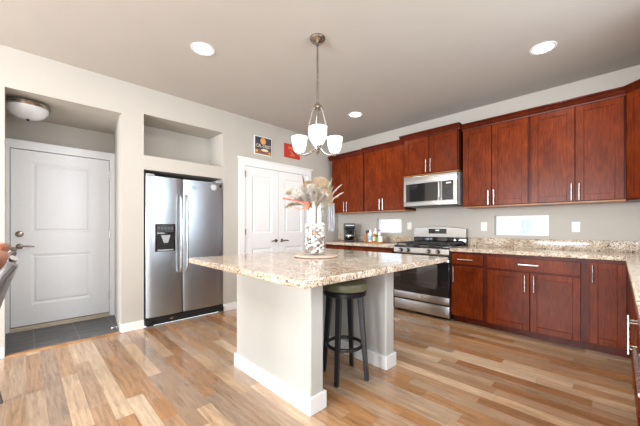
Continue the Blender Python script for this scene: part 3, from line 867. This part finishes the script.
# scale: 1 px is about 8.5 mm at the vase; picture point (u,v) -> r=(u-317.3)*.0085, z=1.1473-(v-227.2)*.0085
def U(u, v, t_=0): return VP((u - 317.3) * .00848, t_, 1.1473 - (v - 227.2) * .00848)
plume('pale feathery plume spreading left over the coral leaf', U(289, 193, .05), U(306, 190, .04), rt0(0), .58, .055, 1)
plume('lower pale feathery plume spreading left and forward', U(297, 200, .10), U(309, 188, .08), rt0(1), .5, .055, 2, 'paleflower')
plume('pale feathery plume rising in the middle of the bouquet', U(313, 187, .11), U(316, 200, .06), rt0(2), .55, .06, 3, 'paleflower')
plume('cream feathery plume leaning right at the front', U(328, 196, .10), U(318, 200, .07), rt0(3), .55, .055, 4)
plume('short cream feathery plume in front of the round palm fan', U(320, 190, .09), U(318, 203, .05), rt0(16), .6, .05, 11)
plume('short white feathery plume low at the left of the rim', U(304, 198, .11), U(311, 202, .07), rt0(17), .6, .05, 12, 'paleflower')
plume('cream feathery plume behind the brown pod', U(305, 184, -.03), U(311, 200, 0), rt0(4), .5, .05, 5)
plume('thin white spike leaning right highest of its pair', U(335, 178, .0), U(326, 198, 0), rt0(5), .5, .014, 6, 'paleflower', dens=16, name='dried_spike')
plume('thin white spike reaching far right towards the cabinet', U(344.5, 184.5, .02), U(330, 196, .02), rt0(6), .42, .012, 7, 'paleflower', dens=16, name='dried_spike')
plume('lowest thin white spike at the right of the bouquet', U(346, 192.5, .03), U(331, 200, .03), rt0(7), .5, .013, 8, 'paleflower', dens=16, name='dried_spike')
plume('short white spike with a green tip right of the round palm', U(336, 186, -.02), U(327, 200, 0), rt0(8), .4, .014, 9, 'paleflower', dens=14, name='dried_spike')
plume('straw coloured grass spray drooping below the coral leaf', U(288.5, 208, .05), U(306, 196, .04), rt0(9), .45, .03, 10, 'straw', dens=18, name='dried_grass')
fan('large round beige palm fan at the top of the bouquet', U(323, 187, .0), TW + RT * .15 + UP * .2, UP + RT * .02, .085, 110, rt0(10))
fan('tan palm fan at the right of the bouquet', U(327, 199, .05), TW + RT * .5 + UP * .1, UP * .6 + RT, .075, 85, rt0(11))
fan('small curled beige palm fan at the upper left of the bouquet', U(311, 186, .02), TW - RT * .4 + UP * .1, UP - RT * .3, .042, 95, rt0(12))
# coral leaf
t = thing('coral_leaf', 'flat coral coloured palm leaf pointing left out of the vase', 'dried flower', rt0(13))
b = B(); o_ = rt0(13)
rows = [[U(311, 201.5, .06) - o_, U(300, 200, .07) - o_, U(287, 198.7, .07) - o_], [U(311, 203.5, .11) - o_, U(300, 202, .13) - o_, U(286.5, 200.2, .12) - o_],
        [U(312, 206, .13) - o_, U(301.5, 203.4, .15) - o_, U(290, 200.8, .13) - o_]]
b.sheet(rows); b.sheet([[U(312, 203, .09) - o_, U(309, 203, .09) - o_], [U(311.5, 209, .09) - o_, U(305, 210.3, .09) - o_], [U(306, 209.5, .09) - o_, U(294, 208.3, .1) - o_]])
b.done('leaf', 'coral', t, solid=.003, smooth=False)
B().tube([Vector((0, 0, 0)), U(312, 204, .09) - o_], .004, 6).done('stem', 'coral', t)
tag(B().tube([p - rt0(14) for p in curve(rt0(14), U(309, 200, -.05), U(305, 174.5, -.03), 12)], [.004] * 5 + [.006, .009, .011, .0115, .011, .009, .006, .003], 8).done('seed_pod', 'pod'),
    'tall brown seed pod standing at the back left of the bouquet', 'dried flower', None, rt0(14))
t = thing('leaf_sprig', 'small green sprig beside the round palm fan', 'dried flower', rt0(15))
b = B(); o_ = rt0(15)
for u, v in ((330, 181), (333, 186.5), (332, 188)):
    b.lathe([(0, -.010), (.004, -.004), (.005, .003), (0, .011)], U(u, v, .01) - o_, 10, close=False)
b.done('leaf', 'greenbit', t)
b = B()
for u, v in ((330, 181), (333, 186.5), (332, 188)): b.tube([Vector((0, 0, 0)), U(325, 200, .01) - o_, U(u, v, .01) - o_], .002, 5)
b.done('stem', 'greenbit', t)
# pale stems bundle visible through the glass
for i in range(7):
    a = 2 * math.pi * i / 7
    q0 = V0 + Vector((.02 * math.cos(a), .02 * math.sin(a), vz + .03)); q1 = V0 + Vector((.062 * math.cos(a), .062 * math.sin(a), ZR + .06))
    tag(B().tube([(0, 0, 0), (q1 - q0) * .5, q1 - q0], [.008, .012, .017], 10).done('pale_stalk', 'paleflower'), 'thick pale dried stalk standing in the glass vase', 'dried flower', 'pale stalks in the vase', q0)
# gauze ribbon hanging at right and left outside the rim
def gauze(label, ctr, w0, z0, z1, seed):
    rnd = random.Random(seed); rows = []
    for j in range(9):
        f = j / 8; z = z0 + (z1 - z0) * f
        rows.append([V0 + RT * (ctr + (i / 12 - .5) * w0 * (1 - .35 * abs(f - .4))) + TW * (.02 + .014 * math.sin(i * 1.9 + f * 4) + .0) + UP * (z + .01 * math.sin(i * 2.3) * f) for i in range(13)])
    o = rows[0][6].copy(); rows = [[p - o for p in r_] for r_ in rows]
    tag(B().sheet(rows).done('gauze_ribbon', 'lace', None, solid=.0015), label, 'ribbon', None, o)
gauze('white gauze ribbon hanging down the right side of the vase', .14, .06, 1.35, 1.11, 1)

# ------------------------------------------------------------------ chandelier
PX, PY = 2.015, -2.531
t = thing('chandelier', 'three light brushed nickel chandelier with frosted shades above the island', 'chandelier', (PX, PY, H))
B().lathe([(.0, 0), (.066, 0), (.066, -.012), (.052, -.03), (.02, -.042), (.012, -.05), (.012, -.065)], (0, 0, 0), 32, close=False).done('canopy', 'oldnickel', t)
B().tube([(0, 0, -.06), (0, 0, -.55)], .0085, 10).done('stem', 'oldnickel', t)
B().tube([(0, 0, -.60), (0, 0, -.93)], .008, 10).done('inner_stem', 'oldnickel', t)
B().lathe([(.006, -.535), (.012, -.545), (.018, -.555), (.04, -.578), (.042, -.59), (.036, -.597), (.0, -.597)], (0, 0, 0), 28, close=False).done('cap', 'oldnickel', t)
B().lathe([(.0, -.90), (.02, -.905), (.03, -.925), (.026, -.942), (.014, -.95), (.018, -.958), (.012, -.97), (.004, -.978), (.005, -.985), (0, -.992)], (0, 0, 0), 24, close=False).done('hub', 'oldnickel', t)
RR = .178
for i in range(3):
    a = R(-45.2 + 3) + i * 2 * math.pi / 3
    dv = Vector((math.cos(a), math.sin(a), 0))
    am = B().tube([dv * .026 + UP * -.925, dv * .06 + UP * -.958, dv * .11 + UP * -.972, dv * .155 + UP * -.968, dv * RR + UP * -.955], .008, 8).done('arm', 'oldnickel', t)
    a2 = a + math.pi / 3
    d2 = Vector((math.cos(a2), math.sin(a2), 0))
    B().tube([d2 * .030 + UP * -.59, d2 * .050 + UP * -.63, d2 * .072 + UP * -.70, d2 * .085 + UP * -.78, d2 * .076 + UP * -.85, d2 * .024 + UP * -.925], .009, 8).done('bowed_rod', 'nickel', t)
    cc = dv * RR
    B().lathe([(0, -.975), (.012, -.968), (.022, -.958), (.024, -.945), (.020, -.94), (.0, -.94)], cc, 20, close=False).done('holder', 'nickel', am)
    B().lathe([(.018, -.95), (.034, -.945), (.049, -.925), (.060, -.885), (.067, -.84), (.070, -.812), (.066, -.812), (.063, -.84), (.056, -.885), (.045, -.922), (.0, -.94)], cc, 32, close=False).done('shade', 'bulb', am)

# ------------------------------------------------------------------ ceiling lights
for (x, y, lb) in ((1.182, -3.15, 'round recessed ceiling light nearest the entry and refrigerator'), (3.33, -1.009, 'round recessed ceiling light above the right hand cabinets'),
                   (1.181, -.965, 'round recessed ceiling light right of the chandelier, nearest the far corner'), (3.33, -3.15, 'round recessed ceiling light above the viewer'),
                   (1.182, -5.6, 'added unseen recessed ceiling light above the dining chairs'), (3.33, -5.6, 'added unseen recessed ceiling light behind the viewer')):  # these last two lamps are added out of view to brighten the room
    t = thing('recessed_light', lb, 'ceiling light', (x, y, H), 0, 'recessed ceiling lights')
    B().lathe([(.075, -.001), (.078, -.006), (.098, -.006), (.102, -.001)], (0, 0, 0), 40, close=False).done('trim_ring', 'white', t)
    B().lathe([(0, -.0025), (.077, -.0025), (.077, -.001), (0, -.001)], (0, 0, 0), 40, close=False).done('diffuser', 'can', t)
    l = bpy.data.lights.new('downlight', 'AREA'); l.shape = 'DISK'; l.size = .15; l.energy = CAN; l.color = (1.0, .93, .84)
    lo = bpy.data.objects.new('downlight', l); C.objects.link(lo); lo.parent = t; lo.location = (0, 0, -.008)
t = thing('flush_ceiling_light', 'unlit bowl shaped ceiling light with a nickel rim in the entry recess', 'ceiling light', (-.31, -4.262, EZ))
B().lathe([(0, 0), (.10, 0), (.14, -.015), (.160, -.022), (.172, -.034), (.166, -.042), (.174, -.052), (.166, -.066), (.14, -.066)], (0, 0, 0), 48, close=False).done('rim', 'oldnickel', t)
B().lathe([(.160, -.06), (.150, -.10), (.12, -.138), (.075, -.162), (.03, -.171), (0, -.172)], (0, 0, 0), 48, close=False).done('glass_bowl', 'alabaster', t)
B().lathe([(0, -.168), (.014, -.171), (.016, -.176), (.007, -.181), (.008, -.188), (0, -.192)], (0, 0, 0), 20, close=False).done('finial', 'black', t)

# ------------------------------------------------------------------ outlets
def outlet(x, z, label):
    t = thing('wall_outlet', label, 'outlet', (x, -.001, z), 0, 'outlets above the counter')
    B().box(-.036, .036, -.006, .001, -.057, .057, .003).done('plate', 'white', t)
    for dz in (-.021, .021):
        B().lathe([(.016, 0), (.016, .002)], (0, -.006, dz), 16, 'Y').done('socket', 'pale', t)
outlet(2.558, 1.157, 'white wall outlet between the range and the wide window')
outlet(3.477, 1.150, 'white wall outlet right of the wide window')
outlet(1.492, 1.166, 'white wall outlet between the small left window and the range')

# ------------------------------------------------------------------ things on the left counter
t = thing('coffee_maker', 'black and steel drip coffee maker in the far corner of the counter', 'coffee maker', (.50, -.28, CT), R(45))
B().box(-.085, .085, -.12, .12, 0, .03, .008).done('base', 'black', t)
B().box(-.085, .085, .02, .12, .03, .23, .01).done('tank', 'black', t)
hd = B().box(-.09, .09, -.12, .12, .225, .315, .012).done('brew_head', 'black', t)
B().box(-.075, .075, -.1235, -.119, .276, .29).done('steel_band', 'steel', hd, smooth=False)
cf = B().lathe([(.0, .032), (.06, .034), (.07, .06), (.072, .10), (.056, .155), (.05, .19)], (0, -.045, 0), 28, close=False).done('carafe', 'carafe', t)
B().lathe([(.052, .188), (.056, .19), (.05, .21), (.0, .214)], (0, -.045, 0), 28, close=False).done('carafe_lid', 'black', cf)
B().lathe([(.0725, .096), (.0735, .11), (.069, .122)], (0, -.045, 0), 28, close=False).done('carafe_band', 'steel', cf)
B().tube([(.05, -.06, .19), (.105, -.075, .18), (.11, -.078, .1), (.07, -.06, .07)], .009, 8).done('carafe_handle', 'black', cf)

TX, TY = 1.085, -.34
tag(B().lathe([(0, 0), (.165, 0), (.17, .006), (.17, .022), (.163, .022), (.16, .010), (0, .010)], (0, 0, 0), 40, close=False).rot(Matrix.Diagonal((1, .82, 1, 1))).done('serving_tray', 'servewood'),
    'low round wooden tray holding the bottles left of the range', 'tray', None, (TX, TY, CT))
TZ = CT + .0105
def bottle(label, x, y, r, h, body, cap, lbl=None, capr=None, name='bottle', cat='bottle', caph=.025):
    t = thing(name, label, cat, (x, y, TZ), 0, 'condiments on the wooden tray')
    capr = capr or r * .5; n = h - caph
    B().lathe([(0, 0), (r * .92, 0), (r, .006), (r, n * .72), (r * .88, n * .82), (capr * .9, n * .95), (capr * .9, n), (0, n)], (0, 0, 0), 20, close=False).done('body', body, t)
    B().lathe([(0, n), (capr, n), (capr, h - .003), (capr * .85, h), (0, h)], (0, 0, 0), 16, close=False).done('cap', cap, t)
    if lbl: B().lathe([(r + .0004, n * .18), (r + .0012, n * .2), (r + .0012, n * .62), (r + .0004, n * .64)], (0, 0, 0), 20, close=False).done('label', lbl, t)
    return t
bottle('dark capped spice jar with orange contents at the left end of the tray', TX - .125, TY - .03, .033, .19, 'spice', 'black', None, .032, 'spice_jar', 'jar', .05)
bottle('white bottle with a blue label, second from the left on the tray', TX - .055, TY - .06, .034, .20, 'pale', 'capwhite', 'labelblue')
bottle('tall pale bottle with a green label at the back of the tray', TX - .03, TY + .05, .032, .225, 'pale', 'capwhite', 'greenlabel')
bottle('slim orange sauce bottle in the middle of the tray', TX + .02, TY - .06, .026, .165, 'spice', 'capwhite', 'printcream')
bottle('slim pale bottle with a purple cap on the tray', TX + .055, TY + .03, .027, .20, 'pale', 'purple', 'printorange')
bottle('low wide white jar at the right end of the tray', TX + .115, TY - .03, .036, .10, 'pale', 'capwhite', None, .036, 'white_jar', 'jar', .02)
bottle('small dark green bottle between the orange bottle and white jar', TX + .07, TY - .05, .019, .115, 'greenlabel', 'black')

# ------------------------------------------------------------------ dining chairs at the left edge
def dining_chair(label, loc, rz):
    """faces -y, back towards +y"""
    t = thing('dining_chair', label, 'chair', loc, rz, 'dining chairs at the left edge')
    b = B().box(-.235, .235, -.24, .21, .40, .44, .008); b.done('seat_frame', 'silverframe', t)
    B().box(-.22, .22, -.235, .19, .44, .49, .02).done('seat', 'brownleather', t)
    for sx in (-1, 1):
        B().tube([(sx * .205, -.21, .41), (sx * .21, -.22, 0)], [.022, .015], 8).done('leg', 'silverframe', t)
        B().tube([(sx * .20, .18, .42), (sx * .205, .26, 0)], [.022, .015], 8).done('leg', 'silverframe', t)
        B().tube([(sx * .215, .19, .40), (sx * .22, .205, .60), (sx * .225, .245, .80), (sx * .225, .30, .97), (sx * .20, .325, 1.005)], [.022, .02, .019, .018, .017], 10).done('back_post', 'silverframe', t)
    rows = []
    for j in range(7):
        z = .60 + .39 * j / 6; yy = .205 + .10 * (j / 6) ** 1.3
        rows.append([(.215 * (i / 8 - .5) * 2, yy + .03 * (1 - (2 * i / 8 - 1) ** 2), z) for i in range(9)])
    B().sheet(rows).done('back_shell', 'silverframe', t, solid=.016)
    pad = [[(x * .93, y - .032 - .012 * math.sin(math.pi * k_ / 6), z + .055) for x, y, z in rw] for k_, rw in enumerate(rows)]
    B().sheet(pad).done('backrest', 'brownleather', t, solid=.04, bevel=.012)
    return t
dining_chair('pewter framed dining chair with brown leather, the farther one at the left edge', (1.17, -4.655, 0), R(0))
dining_chair('pewter framed dining chair with brown leather, the nearer one cut by the left edge', (2.03, -4.64, 0), R(0))

# ------------------------------------------------------------------ door stop and the house outside
t = thing('door_stop', 'small white spring door stop on the entry baseboard', 'door stop', (-.10, -3.555, .045))
B().tube([(0, .012, 0), (0, -.045, 0)], .005, 8).done('spring', 'nickel', t)
B().lathe([(.009, .045), (.009, .06)], (0, 0, 0), 12, 'Y').done('rubber_tip', 'pale', t)
t = thing('neighbour_house', 'pale sided neighbouring house seen bright through the small windows', 'house', (1.0, 3.6, 0))
B().box(-6, 6, 0, .2, -.5, 4).done('siding', 'siding', t, smooth=False)
b = B().box(1.27, 1.30, -.05, 0, 1.06, 1.33).box(1.485, 1.515, -.05, 0, 1.06, 1.33).box(1.30, 1.485, -.05, 0, 1.06, 1.09).box(1.30, 1.485, -.05, 0, 1.30, 1.33).box(1.38, 1.405, -.04, 0, 1.09, 1.30).box(1.30, 1.485, -.04, 0, 1.18, 1.205)
b.done('vent_cover', 'vent', t, smooth=False)
struct(B().box(-8, 10, .3, 12, -.3, -.06).done('ground', 'earth', smooth=False), 'pale gravel outside the small windows', 'ground')
